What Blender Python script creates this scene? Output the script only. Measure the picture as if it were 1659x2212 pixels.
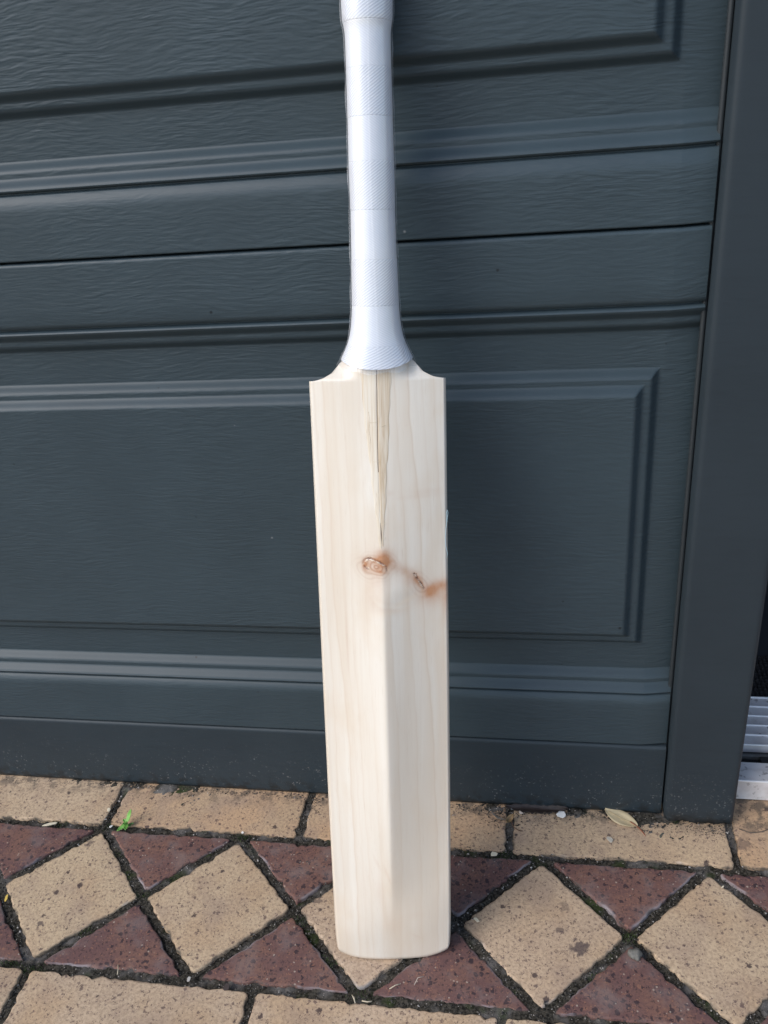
import bpy, bmesh, math, random
import numpy as np
from mathutils import Matrix, Vector

for o in list(bpy.data.objects): bpy.data.objects.remove(o)
scene = bpy.context.scene
col = scene.collection
R = math.radians

# ------------------------------------------------------------------ camera
cd = bpy.data.cameras.new('camera'); cam = bpy.data.objects.new('camera', cd); col.objects.link(cam)
cd.sensor_fit = 'VERTICAL'; cd.sensor_height = 24.0; cd.lens = 24.0 * 1898.96 / 2212.0
cd.clip_start = 0.01; cd.clip_end = 500
cam.matrix_world = (Matrix.Translation((0.49006, -0.69377, 0.76297)) @ Matrix.Rotation(R(11.794), 4, 'Z')
                    @ Matrix.Rotation(R(61.193), 4, 'X') @ Matrix.Rotation(R(-5.753), 4, 'Z'))
scene.camera = cam

# ------------------------------------------------------------------ sky and sun (bright overcast, light from the left)
SUN_EL, SUN_AZ = R(41), R(-48)      # azimuth from -Y (towards the viewer) to -X (left)
sd = Vector((math.sin(SUN_AZ) * math.cos(SUN_EL), -math.cos(SUN_AZ) * math.cos(SUN_EL), math.sin(SUN_EL)))
world = bpy.data.worlds.new('World'); scene.world = world; world.use_nodes = True
wn = world.node_tree; bg = wn.nodes['Background']
sky = wn.nodes.new('ShaderNodeTexSky'); sky.sky_type = 'NISHITA'; sky.sun_disc = False
sky.sun_elevation = SUN_EL; sky.sun_rotation = math.atan2(sd.x, sd.y)
sky.air_density = 1.0; sky.dust_density = 1.5; sky.ozone_density = 1.0
wn.links.new(sky.outputs[0], bg.inputs[0]); bg.inputs[1].default_value = 0.15
sl = bpy.data.lights.new('sun', 'SUN'); sl.energy = 1.2; sl.angle = R(40); sl.color = (1.0, 0.985, 0.97)
so = bpy.data.objects.new('sun', sl); col.objects.link(so)
so.rotation_euler = sd.to_track_quat('Z', 'Y').to_euler(); so.location = (-3, -3, 5)
vs = scene.view_settings
vs.view_transform = 'Standard'; vs.look = 'None'; vs.gamma = 1.0; vs.use_curve_mapping = False
vs.exposure = 0.64

# ------------------------------------------------------------------ helpers
def tag(o, label=None, cat=None, group=None, kind=None):
    if label: o['label'] = label
    if cat: o['category'] = cat
    if group: o['group'] = group
    if kind: o['kind'] = kind
    return o
def empty(name, loc=(0, 0, 0)):
    o = bpy.data.objects.new(name, None); o.empty_display_size = 0.02; col.objects.link(o); o.location = loc
    return o
def link(name, me, mat, parent=None, smooth=True):
    o = bpy.data.objects.new(name, me); col.objects.link(o)
    if mat and not me.materials: me.materials.append(mat)
    if parent: o.parent = parent
    if smooth: me.polygons.foreach_set('use_smooth', [True] * len(me.polygons))
    return o
def mesh(name, v, f):
    me = bpy.data.meshes.new(name); me.from_pydata([tuple(map(float, p)) for p in v], [], f); me.update(); return me
def fix(me):
    bm = bmesh.new(); bm.from_mesh(me); bmesh.ops.recalc_face_normals(bm, faces=bm.faces[:]); bm.to_mesh(me); bm.free(); return me
def attr(me, name, vals):
    a = me.attributes.new(name, 'FLOAT', 'POINT'); a.data.foreach_set('value', np.asarray(vals, dtype=np.float32)); return a
def boxm(name, x0, x1, y0, y1, z0, z1, bev=0.0, seg=2):
    bm = bmesh.new(); bmesh.ops.create_cube(bm, size=1)
    for v in bm.verts:
        v.co = Vector(((x0 + x1) / 2 + v.co.x * (x1 - x0), (y0 + y1) / 2 + v.co.y * (y1 - y0), (z0 + z1) / 2 + v.co.z * (z1 - z0)))
    if bev: bmesh.ops.bevel(bm, geom=bm.edges[:] , offset=bev, segments=seg, affect='EDGES', profile=0.5)
    me = bpy.data.meshes.new(name); bm.to_mesh(me); bm.free(); return me
def box(name, x0, x1, y0, y1, z0, z1, mat, parent=None, bev=0.001):
    o = link(name, boxm(name, x0, x1, y0, y1, z0, z1, bev), mat, parent, smooth=False); return o
def gridmesh(name, P):      # P: (n, m, 3)
    n, m = P.shape[:2]
    me = bpy.data.meshes.new(name)
    idx = np.arange(n * m).reshape(n, m)
    q = np.stack([idx[:-1, :-1], idx[:-1, 1:], idx[1:, 1:], idx[1:, :-1]], -1).reshape(-1, 4)
    me.vertices.add(n * m); me.vertices.foreach_set('co', P.reshape(-1).astype(np.float32))
    me.loops.add(q.size); me.loops.foreach_set('vertex_index', q.reshape(-1).astype(np.int32))
    me.polygons.add(len(q)); me.polygons.foreach_set('loop_start', np.arange(0, q.size, 4, dtype=np.int32))
    me.update(calc_edges=True); me.validate(); return me
def tube(name, pts, rad, mat, parent=None, ns=6, taper=None, flat=1.0):
    pts = [Vector(p) for p in pts]; v = []; f = []
    n = len(pts)
    for i, p in enumerate(pts):
        t = (pts[min(i + 1, n - 1)] - pts[max(i - 1, 0)]).normalized()
        up = Vector((0, -1, 0)) if abs(t.y) < 0.8 else Vector((0, 0, 1))
        a = t.cross(up).normalized(); b = a.cross(t).normalized()
        r = rad * (taper(i / (n - 1)) if taper else 1)
        for k in range(ns):
            an = 2 * math.pi * k / ns
            v.append(p + a * (math.cos(an) * r) + b * (math.sin(an) * r * flat))
    for i in range(n - 1):
        for k in range(ns):
            f.append((i * ns + k, i * ns + (k + 1) % ns, (i + 1) * ns + (k + 1) % ns, (i + 1) * ns + k))
    f.append(tuple(range(ns))); f.append(tuple(range((n - 1) * ns, n * ns)))
    return link(name, fix(mesh(name, v, f)), mat, parent)
def smst(a, b, x):
    t = np.clip((np.asarray(x, float) - a) / (b - a), 0, 1); return t * t * (3 - 2 * t)

# small node language -------------------------------------------------
class NT:
    def __init__(s, name):
        s.mat = bpy.data.materials.new(name); s.mat.use_nodes = True; s.t = s.mat.node_tree
        s.bsdf = s.t.nodes['Principled BSDF']; s.out = s.t.nodes['Material Output']
        s._c = {}
    def n(s, typ, **kw):
        nd = s.t.nodes.new('ShaderNode' + typ)
        for k, v in kw.items(): setattr(nd, k, v)
        return nd
    def put(s, sock, v):
        if v is None: return
        if hasattr(v, 'is_output') or isinstance(v, bpy.types.NodeSocket): s.t.links.new(v, sock)
        else: sock.default_value = v
    def geo(s):
        if 'g' not in s._c: s._c['g'] = s.n('NewGeometry').outputs['Position']
        return s._c['g']
    def objc(s):
        if 'o' not in s._c: s._c['o'] = s.n('TexCoord').outputs['Object']
        return s._c['o']
    def rnd(s):
        if 'r' not in s._c: s._c['r'] = s.n('ObjectInfo').outputs['Random']
        return s._c['r']
    def at(s, name): 
        a = s.n('Attribute'); a.attribute_name = name; return a.outputs['Fac']
    def mp(s, vec, scale=(1, 1, 1), loc=(0, 0, 0), rot=(0, 0, 0)):
        m = s.n('Mapping'); s.put(m.inputs['Vector'], vec); m.inputs['Scale'].default_value = scale
        m.inputs['Location'].default_value = loc; m.inputs['Rotation'].default_value = rot; return m.outputs[0]
    def noise(s, vec, scale, detail=3, rough=0.55, dist=0.0, out='Fac'):
        m = s.n('TexNoise'); s.put(m.inputs['Vector'], vec); m.inputs['Scale'].default_value = scale
        m.inputs['Detail'].default_value = detail; m.inputs['Roughness'].default_value = rough; m.inputs['Distortion'].default_value = dist
        return m.outputs[out]
    def vor(s, vec, scale, out='Distance', rand=1.0):
        m = s.n('TexVoronoi'); s.put(m.inputs['Vector'], vec); m.inputs['Scale'].default_value = scale
        m.inputs['Randomness'].default_value = rand
        return (m.outputs['Distance'], m.outputs['Color'])
    def m(s, op, a, b=None, c=None):
        nd = s.n('Math', operation=op); s.put(nd.inputs[0], a); s.put(nd.inputs[1], b); s.put(nd.inputs[2], c); return nd.outputs[0]
    def vm(s, op, a, b=None):
        nd = s.n('VectorMath', operation=op); s.put(nd.inputs[0], a); s.put(nd.inputs[1], b); return nd.outputs[0]
    def sep(s, v):
        nd = s.n('SeparateXYZ'); s.put(nd.inputs[0], v); return nd.outputs
    def rng(s, v, a, b, c=0.0, d=1.0, smooth=True):
        nd = s.n('MapRange', interpolation_type='SMOOTHSTEP' if smooth else 'LINEAR'); s.put(nd.inputs[0], v)
        for i, x in enumerate((a, b, c, d)): s.put(nd.inputs[i + 1], x)
        return nd.outputs[0]
    def mix(s, f, a, b, bt='MIX'):
        nd = s.n('Mix', data_type='RGBA', blend_type=bt); s.put(nd.inputs[0], f)
        s.put(nd.inputs[6], a if not isinstance(a, tuple) else (*a, 1)); s.put(nd.inputs[7], b if not isinstance(b, tuple) else (*b, 1))
        return nd.outputs[2]
    def bump(s, h, strength, dist, nrm=None):
        nd = s.n('Bump'); s.put(nd.inputs['Height'], h); nd.inputs['Strength'].default_value = strength
        nd.inputs['Distance'].default_value = dist; s.put(nd.inputs['Normal'], nrm); return nd.outputs[0]
    def fin(s, color=None, rough=None, normal=None, **kw):
        b = s.bsdf
        if color is not None: s.put(b.inputs['Base Color'], color if not isinstance(color, tuple) else (*color, 1))
        if rough is not None: s.put(b.inputs['Roughness'], rough)
        if normal is not None: s.put(b.inputs['Normal'], normal)
        for k, v in kw.items(): s.put(b.inputs[k.replace('_', ' ')], v)
        return s.mat
    # dark specks: cells of a voronoi, a share of which carry a dot
    def specks(s, vec, scale, share, r0, r1):
        d, c = s.vor(vec, scale); cs = s.sep(c)
        rad = s.m('MULTIPLY', cs[1], r1 - r0); rad = s.m('ADD', rad, r0)
        inside = s.rng(s.m('SUBTRACT', rad, d), -0.06, 0.06)
        return s.m('MULTIPLY', inside, s.m('LESS_THAN', cs[0], share))

# ------------------------------------------------------------------ materials
def mat_tan():
    t = NT('tan_paver'); p = t.geo(); r = t.rnd()
    wob = t.vm('ADD', p, t.vm('MULTIPLY', t.noise(p, 380, 3, 0.7, out='Color'), (0.0075, 0.0075, 0.0075)))
    r2 = t.m('FRACT', t.m('MULTIPLY', r, 17.31))
    wob2 = t.vm('ADD', p, t.vm('MULTIPLY', t.noise(p, 130, 3, out='Color'), (0.019, 0.019, 0.019)))
    base = t.mix(r, (0.535, 0.402, 0.258), (0.515, 0.385, 0.272))
    base = t.mix(t.rng(r2, 0.62, 0.95, 0.0, 0.8), base, (0.51, 0.320, 0.180))
    base = t.mix(t.rng(t.noise(p, 14, 4), 0.42, 0.68), base, (0.49, 0.345, 0.215))
    base = t.mix(t.m('MULTIPLY', t.rng(t.noise(p, 23, 4), 0.45, 0.7), 0.6), base, (0.36, 0.26, 0.19))
    base = t.mix(t.rng(t.noise(p, 330, 4, 0.65), 0.40, 0.66, 0, 0.50), base, (0.24, 0.165, 0.11))
    base = t.mix(t.rng(t.noise(p, 700, 2), 0.55, 0.8, 0, 0.5), base, (0.55, 0.40, 0.25))
    s1 = t.specks(wob, 200, 0.40, 0.14, 0.36); s2 = t.specks(wob, 480, 0.36, 0.18, 0.45)
    s3 = t.specks(wob, 95, 0.14, 0.12, 0.3)
    base = t.mix(t.m('MULTIPLY', s1, 0.70), base, (0.075, 0.045, 0.05))
    base = t.mix(t.m('MULTIPLY', s2, 0.82), base, (0.10, 0.065, 0.055))
    base = t.mix(t.m('MULTIPLY', s3, 0.85), base, (0.05, 0.033, 0.035))
    # dark grime blots and soiled rims
    for (bx, by, br, ba) in ((0.5230, -0.1640, .0085, .8), (0.5060, -0.1455, .0040, .6), (0.5100, -0.1210, .0055, .4), (-0.0130, -0.1880, .0048, .75), (-0.0060, -0.0880, .0055, .6), (0.2640, -0.1370, .0050, .6), (0.6900, -0.0320, .0080, .55)):
        dd = t.n('VectorMath', operation='DISTANCE'); t.put(dd.inputs[0], wob2); dd.inputs[1].default_value = (bx + .0095, by + .0095, 0.0095)
        base = t.mix(t.rng(dd.outputs['Value'], br * 0.75, br * 1.15, ba, 0.0), base, (0.075, 0.055, 0.055))
    yy = t.sep(p)[1]; gd_ = t.m('MULTIPLY', t.rng(yy, -0.026, -0.002), t.rng(t.noise(p, 75, 4, 0.65), 0.44, 0.60))
    base = t.mix(t.m('MULTIPLY', gd_, 0.7), base, (0.075, 0.065, 0.055))
    rim = t.at('rim'); g = t.rng(t.noise(p, 60, 4), 0.42, 0.66)
    base = t.mix(t.m('MULTIPLY', t.m('MULTIPLY', rim, g), 0.9), base, (0.06, 0.055, 0.045))
    w = t.rng(t.noise(p, 17, 3), 0.62, 0.72); base = t.mix(t.m('MULTIPLY', t.m('MULTIPLY', rim, w), 0.35), base, (0.55, 0.52, 0.50))
    h = t.noise(p, 300, 4, 0.7)
    return t.fin(base, 0.86, t.bump(h, 0.5, 0.0009), Specular_IOR_Level=0.3)
def mat_maroon():
    t = NT('maroon_paver'); p = t.geo(); r = t.rnd()
    wob = t.vm('ADD', p, t.vm('MULTIPLY', t.noise(p, 260, 2, out='Color'), (0.006, 0.006, 0.006)))
    base = t.mix(r, (0.160, 0.082, 0.066), (0.135, 0.070, 0.064))
    base = t.mix(t.rng(t.noise(p, 30, 4), 0.40, 0.66), base, (0.190, 0.098, 0.072))
    base = t.mix(t.rng(t.noise(p, 320, 3), 0.4, 0.7, 0, 0.55), base, (0.095, 0.052, 0.052))
    s1 = t.specks(wob, 170, 0.60, 0.16, 0.46); s2 = t.specks(wob, 380, 0.50, 0.22, 0.5)
    base = t.mix(t.m('MULTIPLY', s1, 0.78), base, (0.022, 0.016, 0.022))
    base = t.mix(t.m('MULTIPLY', s2, 0.55), base, (0.035, 0.022, 0.026))
    s3 = t.specks(p, 330, 0.10, 0.12, 0.34); base = t.mix(t.m('MULTIPLY', s3, 0.7), base, (0.42, 0.34, 0.27))
    s4 = t.specks(wob, 430, 0.45, 0.12, 0.42); base = t.mix(t.m('MULTIPLY', s4, 0.8), base, (0.26, 0.125, 0.080))
    d = t.rng(t.noise(p, 36, 5, 0.6), 0.46, 0.72); base = t.mix(t.m('MULTIPLY', d, 0.38), base, (0.22, 0.185, 0.175))
    rim = t.at('rim'); w = t.rng(t.noise(p, 19, 4), 0.50, 0.62)
    base = t.mix(t.m('MULTIPLY', t.m('MULTIPLY', rim, w), 0.65), base, (0.30, 0.28, 0.29))
    g = t.rng(t.noise(p, 70, 3), 0.50, 0.66); base = t.mix(t.m('MULTIPLY', t.m('MULTIPLY', rim, g), 0.8), base, (0.05, 0.046, 0.04))
    h = t.noise(p, 330, 4, 0.7)
    return t.fin(base, 0.80, t.bump(h, 0.45, 0.0008), Specular_IOR_Level=0.35)
def mat_sand(name='joint_sand', k=1.0):
    t = NT(name); p = t.geo()
    c = t.mix(t.rng(t.noise(p, 380, 4, 0.7), 0.38, 0.62), (0.012 * k, 0.011 * k, 0.008 * k), (0.075 * k, 0.066 * k, 0.052 * k))
    c = t.mix(t.rng(t.noise(p, 30, 3), 0.50, 0.66), c, (0.13, 0.12, 0.11), 'MIX')
    c = t.mix(t.m('MULTIPLY', t.rng(t.noise(p, 21, 3), 0.58, 0.68), 0.75), c, (0.035, 0.050, 0.014))
    c = t.mix(t.specks(p, 520, 0.12, 0.15, 0.4), c, (0.30, 0.27, 0.24))
    return t.fin(c, 0.95, t.bump(t.noise(p, 700, 4, 0.7), 0.8, 0.0012), Specular_IOR_Level=0.2)
def mat_ground():
    t = NT('far_paving'); p = t.geo()
    b = t.n('TexBrick'); t.put(b.inputs['Vector'], p); b.inputs['Scale'].default_value = 1.0
    b.inputs['Brick Width'].default_value = 0.227; b.inputs['Row Height'].default_value = 0.12; b.inputs['Mortar Size'].default_value = 0.005
    b.inputs['Color1'].default_value = (0.26, 0.20, 0.14, 1); b.inputs['Color2'].default_value = (0.20, 0.15, 0.11, 1); b.inputs['Mortar'].default_value = (0.04, 0.035, 0.03, 1)
    return t.fin(b.outputs[0], 0.9)
def door_paint(name, c, grain=1.0, rough=0.42, dust=0.0, spec=0.5):
    t = NT(name); p = t.geo(); x, y, z = t.sep(p)
    # embossed wood grain: horizontal ripples that wander
    cmb = t.n('CombineXYZ'); 
    warp = t.noise(t.mp(p, (7, 1, 14)), 1.0, 2, 0.55)
    wz = t.m('ADD', t.m('MULTIPLY', z, 350.0), t.m('MULTIPLY', warp, 10.0))
    t.put(cmb.inputs[0], t.m('MULTIPLY', x, 62.0)); t.put(cmb.inputs[1], 0.0); t.put(cmb.inputs[2], wz)
    g = t.noise(cmb.outputs[0], 1.0, 1, 0.5)
    amp = t.rng(t.noise(t.mp(p, (7, 1, 11)), 1.0, 3), 0.36, 0.64, 0.45, 1.0)
    fine = t.noise(t.mp(p, (130, 130, 420)), 1.0, 3, 0.6)
    h = t.m('ADD', t.m('MULTIPLY', g, amp), t.m('MULTIPLY', fine, 0.16))
    flat = t.at('flat')
    h = t.m('MULTIPLY', h, t.m('ADD', t.m('MULTIPLY', flat, 0.85), 0.15))
    nrm = t.bump(h, 0.8 * grain, 0.0009)
    colr = t.mix(t.rng(t.noise(p, 9, 4), 0.3, 0.7), c, tuple(v * 1.13 for v in c))
    colr = t.mix(t.rng(t.noise(t.mp(p, (30, 1, 200)), 1, 3), 0.45, 0.75, 0, 0.22), colr, tuple(v * 0.75 for v in c))
    sp = t.specks(p, 75, 0.10, 0.03, 0.085); colr = t.mix(t.m('MULTIPLY', sp, 0.8), colr, (0.004, 0.004, 0.005))
    sp = t.specks(t.mp(p, (1, 1, 1), (3, 2, 1)), 60, 0.025, 0.015, 0.05); colr = t.mix(t.m('MULTIPLY', sp, 0.8), colr, (0.45, 0.45, 0.45))
    if dust:
        near = t.rng(z, 0.0, 0.12, 1.0, 0.0)
        d1 = t.m('MULTIPLY', t.specks(t.vm('ADD', p, t.vm('MULTIPLY', t.noise(p, 900, 2, out='Color'), (0.004, 0.004, 0.004))), 420, 0.45, 0.03, 0.36), t.rng(t.noise(p, 42, 3), 0.40, 0.58))
        d2 = t.rng(t.noise(t.mp(p, (1, 1, 0.6)), 620, 3, 0.7), 0.60, 0.80)
        dd = t.m('MULTIPLY', t.m('MAXIMUM', d1, t.m('MULTIPLY', d2, 0.25)), t.m('MULTIPLY', near, near))
        colr = t.mix(t.m('MULTIPLY', dd, dust), colr, (0.30, 0.29, 0.28))
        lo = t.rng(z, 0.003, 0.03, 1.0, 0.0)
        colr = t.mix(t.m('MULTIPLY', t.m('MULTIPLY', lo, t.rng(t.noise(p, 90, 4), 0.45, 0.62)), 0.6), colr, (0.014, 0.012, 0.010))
        rough = t.rng(dd, 0, 0.5, rough, 0.9)
    return t.fin(colr, rough, nrm, Specular_IOR_Level=spec)
def simple(name, c, rough=0.6, var=0.12, scale=60, bump=0.0, metal=0.0, spec=0.5):
    t = NT(name); p = t.objc()
    n = t.noise(p, scale, 4)
    cc = t.mix(n, tuple(v * (1 - var) for v in c), tuple(min(1, v * (1 + var)) for v in c))
    return t.fin(cc, rough, t.bump(t.noise(p, scale * 4, 3), bump, 0.0006) if bump else None, Metallic=metal, Specular_IOR_Level=spec)

M_TAN, M_MAR, M_SAND = mat_tan(), mat_maroon(), mat_sand()
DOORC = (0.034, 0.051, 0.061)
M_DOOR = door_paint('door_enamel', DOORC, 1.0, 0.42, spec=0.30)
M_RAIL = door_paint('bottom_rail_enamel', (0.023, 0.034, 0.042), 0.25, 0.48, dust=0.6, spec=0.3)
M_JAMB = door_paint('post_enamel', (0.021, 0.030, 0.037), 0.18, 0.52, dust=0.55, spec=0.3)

# ------------------------------------------------------------------ ground, joint sand and pavers
gnd = link('ground', mesh('ground', [(-200, -200, -0.03), (200, -200, -0.03), (200, 200, -0.03), (-200, 200, -0.03)], [(0, 1, 2, 3)]), mat_ground(), smooth=False)
tag(gnd, kind='structure')
rg = np.random.default_rng(5); random.seed(5)
def fbm(x, y, seed, freqs):
    r = np.random.default_rng(seed); out = np.zeros_like(x)
    for f, a in freqs:
        for _ in range(5):
            th = r.uniform(0, 6.28); ph = r.uniform(0, 6.28); k = f * r.uniform(0.7, 1.4)
            out += a * np.sin(k * (x * math.cos(th) + y * math.sin(th)) + ph) / 2.2
    return out
xs = np.concatenate([np.linspace(-0.9, -0.26, 40), np.linspace(-0.255, 0.83, 640), np.linspace(0.85, 1.6, 40)])
ys = np.concatenate([np.linspace(-0.9, -0.36, 40), np.linspace(-0.355, 0.03, 260)])
GX, GY = np.meshgrid(xs, ys)
gz = -0.0036 + fbm(GX, GY, 2, [(40, 0.0006), (160, 0.0005), (520, 0.0006), (1100, 0.0005)]) + rg.normal(0, 0.00035, GX.shape)
gz += 0.0026 * np.clip(fbm(GX, GY, 9, [(25, 1.0)]), 0, 1)
gz += 0.004 * smst(-0.016, -0.002, GY) * np.clip(0.4 + fbm(GX, GY, 12, [(30, .5), (140, .4)]), 0, 1)   # dirt swept against the door
link('joint_sand', gridmesh('joint_sand', np.stack([GX, GY, np.where(GY > -0.03, np.minimum(gz, 0.002), np.minimum(gz, -0.0015))], -1)), M_SAND, gnd)['kind'] = 'stuff'

def paver(name, poly, mat, z=0.0, tilt=(0, 0), rough=0.0007, corner=0.003):
    poly = [Vector(p) for p in poly]; n = len(poly)
    c = sum(poly, Vector((0, 0))) / n
    out = []
    for i in range(n):
        a, b = poly[i], poly[(i + 1) % n]; pv = poly[i - 1]
        # rounded corner
        d0 = (pv - a).normalized(); d1 = (b - a).normalized()
        cr = corner * random.uniform(0.6, 1.5)
        out += [a + d0 * cr, a + (d0 + d1) * cr * 0.35, a + d1 * cr]
        L = (b - a).length; k = max(2, int(L / 0.0045)); nr = Vector((d1.y, -d1.x))
        ph = random.uniform(0, 6)
        nxt = corner * 1.2
        for j in range(1, k):
            s = j / k * L
            if s < cr * 1.3 or s > L - nxt * 1.5: continue
            off = rough * (0.7 * math.sin(s * 210 + ph) + random.gauss(0, 0.75))
            if random.random() < 0.045: off -= random.uniform(0.001, 0.0026)      # chipped edge
            out.append(a + d1 * s + nr * off)
    m = len(out); v = []; rim = []
    def ring(ins, dz, rv):
        for p in out:
            q = p + (c - p).normalized() * ins
            zz = z + dz + tilt[0] * (q.x - c.x) + tilt[1] * (q.y - c.y)
            v.append((q.x, q.y, zz)); rim.append(rv)
    ring(-0.0003, -0.022, 1); ring(0.0, -0.0018, 1); ring(0.0004, -0.0006, 1); ring(0.0011, -0.0001, 0.7); ring(0.0030, 0.0, 0.0)
    f = []
    for k in range(4):
        for i in range(m):
            j = (i + 1) % m; f.append((k * m + i, k * m + j, (k + 1) * m + j, (k + 1) * m + i))
    f.append(tuple(range(4 * m, 5 * m)))
    me = fix(mesh(name, v, f)); attr(me, 'rim', rim)
    return link(name, me, mat, gnd)
def jz(): return dict(z=random.uniform(-0.0006, 0.0006), tilt=(random.uniform(-.006, .006), random.uniform(-.006, .006)))
BP, DP = 0.2270, 0.1627
YA, YB = -0.0640, -0.2315        # joint lines before and behind the diamond row
def rect(x0, x1, y0, y1): return [(x0, y0), (x1, y0), (x1, y1), (x0, y1)]
G = 0.0038
for k in range(-4, 7):           # stretcher row along the door
    paver('brick', rect(k * BP + G, (k + 1) * BP - G, YA + 0.0045, 0.046), M_TAN, **jz())
for k in range(-5, 9):           # diamonds
    cx, cy = k * DP, (YA + YB) / 2; h = DP / 2 - 0.0050
    a = random.uniform(-0.02, 0.02)
    P4 = [Vector((-h, 0)), Vector((0, -h)), Vector((h, 0)), Vector((0, h))]
    P4 = [Vector((cx, cy)) + Matrix.Rotation(a, 2) @ p for p in P4]
    paver('diamond_paver', P4, M_TAN, **jz())
    for s in (0, 1):             # maroon triangles in front of and behind
        tx = cx + DP / 2; hh = DP / 2 - 0.0100
        if s: T = [(tx - hh, YA - 0.0045), (tx, YA - 0.0045 - hh), (tx + hh, YA - 0.0045)]
        else: T = [(tx - hh, YB + 0.0045), (tx + hh, YB + 0.0045), (tx, YB + 0.0045 + hh)]
        paver('triangle_paver', T, M_MAR, corner=0.002, **jz())
y = YB
for r in range(5):               # tan rows towards the viewer
    off = 0.0 if r % 2 == 0 else BP / 2
    for k in range(-4, 7):
        paver('brick', rect(k * BP + G + off, (k + 1) * BP - G + off, y - 0.1155, y - 0.0045), M_TAN, **jz())
    y -= 0.12

# crumbs in the joints
def crumbs():
    v = []; f = []
    oc = [(1, 0, 0), (-1, 0, 0), (0, 1, 0), (0, -1, 0), (0, 0, 1), (0, 0, -1)]
    of = [(0, 2, 4), (2, 1, 4), (1, 3, 4), (3, 0, 4), (2, 0, 5), (1, 2, 5), (3, 1, 5), (0, 3, 5)]
    segs = []
    for k in range(-2, 5):
        x = k * DP
        segs += [((x, YA), (x + DP / 2, (YA + YB) / 2)), ((x, YA), (x - DP / 2, (YA + YB) / 2)), ((x, YB), (x + DP / 2, (YA + YB) / 2)), ((x, YB), (x - DP / 2, (YA + YB) / 2))]
    segs += [((-0.3, YA), (0.85, YA))] * 6 + [((-0.2, YB), (0.8, YB))] * 6 + [((-0.3, -0.003), (0.62, -0.003))] * 6 + [((0.60, -0.011), (0.70, -0.011))]
    for k in range(-1, 4): segs += [((k * BP, 0), (k * BP, YA)), ((k * BP, YB), (k * BP, -0.35))]
    blobs = [(0.42, -0.008, .022, .006, 260), (0.445, -0.022, .010, .008, 120), (0.40, -0.068, .035, .006, 420), (0.30, -0.066, .03, .005, 220), (0.52, -0.004, .03, .004, 300), (0.60, -0.008, .012, .005, 220), (0.66, -0.016, .02, .004, 260), (0.10, -0.003, .10, .002, 420), (0.34, -0.003, .06, .003, 260), (0.47, -0.012, .03, .008, 160), (-0.10, -0.003, .05, .002, 160), (-0.004, -0.052, .006, .010, 200), (0.565, -0.062, .03, .003, 120), (0.235, -0.01, .006, .008, 80), (0.72, -0.01, .02, .012, 120), (0.27, -0.085, .018, .007, 110)]
    extra = [(random.gauss(bx, sx), random.gauss(by, sy)) for bx, by, sx, sy, n in blobs for _ in range(n)]
    for i in range(5200 + len(extra)):
        a, b = random.choice(segs); t = random.random()
        if i >= 5200: a = b = extra[i - 5200]
        r = abs(random.gauss(0, 0.0005)) + 0.00035
        px = a[0] + (b[0] - a[0]) * t + random.gauss(0, 0.0024); py = a[1] + (b[1] - a[1]) * t + random.gauss(0, 0.0024)
        pz = random.uniform(-0.0025, 0.0006) if i < 5200 else 0.0004
        if i >= 5200: r *= 0.62; px, py = a
        o = len(v); th = random.uniform(0, 3.14)
        for q in oc:
            s = r * random.uniform(0.6, 1.4)
            v.append((px + (q[0] * math.cos(th) - q[1] * math.sin(th)) * s, py + (q[0] * math.sin(th) + q[1] * math.cos(th)) * s, pz + q[2] * s * 0.8))
        f += [tuple(o + j for j in t3) for t3 in of]
    return mesh('joint_grit', v, f)
t = NT('grit'); p = t.geo()
cc = t.mix(t.rng(t.noise(p, 900, 1), 0.40, 0.68), (0.016, 0.014, 0.011), (0.11, 0.10, 0.085))
cc = t.mix(t.specks(p, 260, 0.10, 0.3, 0.7), cc, (0.36, 0.33, 0.30))
M_GRIT = t.fin(cc, 0.95)
link('joint_grit', crumbs(), M_GRIT, gnd, smooth=False)['kind'] = 'stuff'
# moss cushions in some joints
def moss():
    v = []; f = []
    spots = [(-0.060, -0.062, .016), (0.008, -0.062, .012), (0.003, -0.235, .012), (0.325, -0.228, .014), (0.163, -0.064, .007), (0.082, -0.146, .008), (0.25, -0.16, .012), (0.45, -0.062, .008), (0.04, -0.19, .02), (0.57, -0.146, .008), (0.03, -0.10, .016), (0.29, -0.20, .014), (-0.02, -0.23, .010), (0.54, -0.19, .014)]
    for cx, cy, s in spots:
        for i in range(150):
            x = cx + random.gauss(0, s * 0.6); yy = cy + random.gauss(0, min(s, .004) * 0.8); hgt = random.uniform(0.001, 0.0028)
            th = random.uniform(0, 6.28); w = 0.00035; z0 = -0.003
            lx, ly = random.gauss(0, .0008), random.gauss(0, .0008); o = len(v)
            v += [(x - w * math.cos(th), yy - w * math.sin(th), z0), (x + w * math.cos(th), yy + w * math.sin(th), z0), (x + lx, yy + ly, z0 + hgt + .0015)]
            f.append((o, o + 1, o + 2))
    return mesh('moss', v, f)
link('moss', moss(), simple('moss_green', (0.045, 0.07, 0.018), 0.9, 0.5, 300), gnd, smooth=False)['kind'] = 'stuff'

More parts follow.
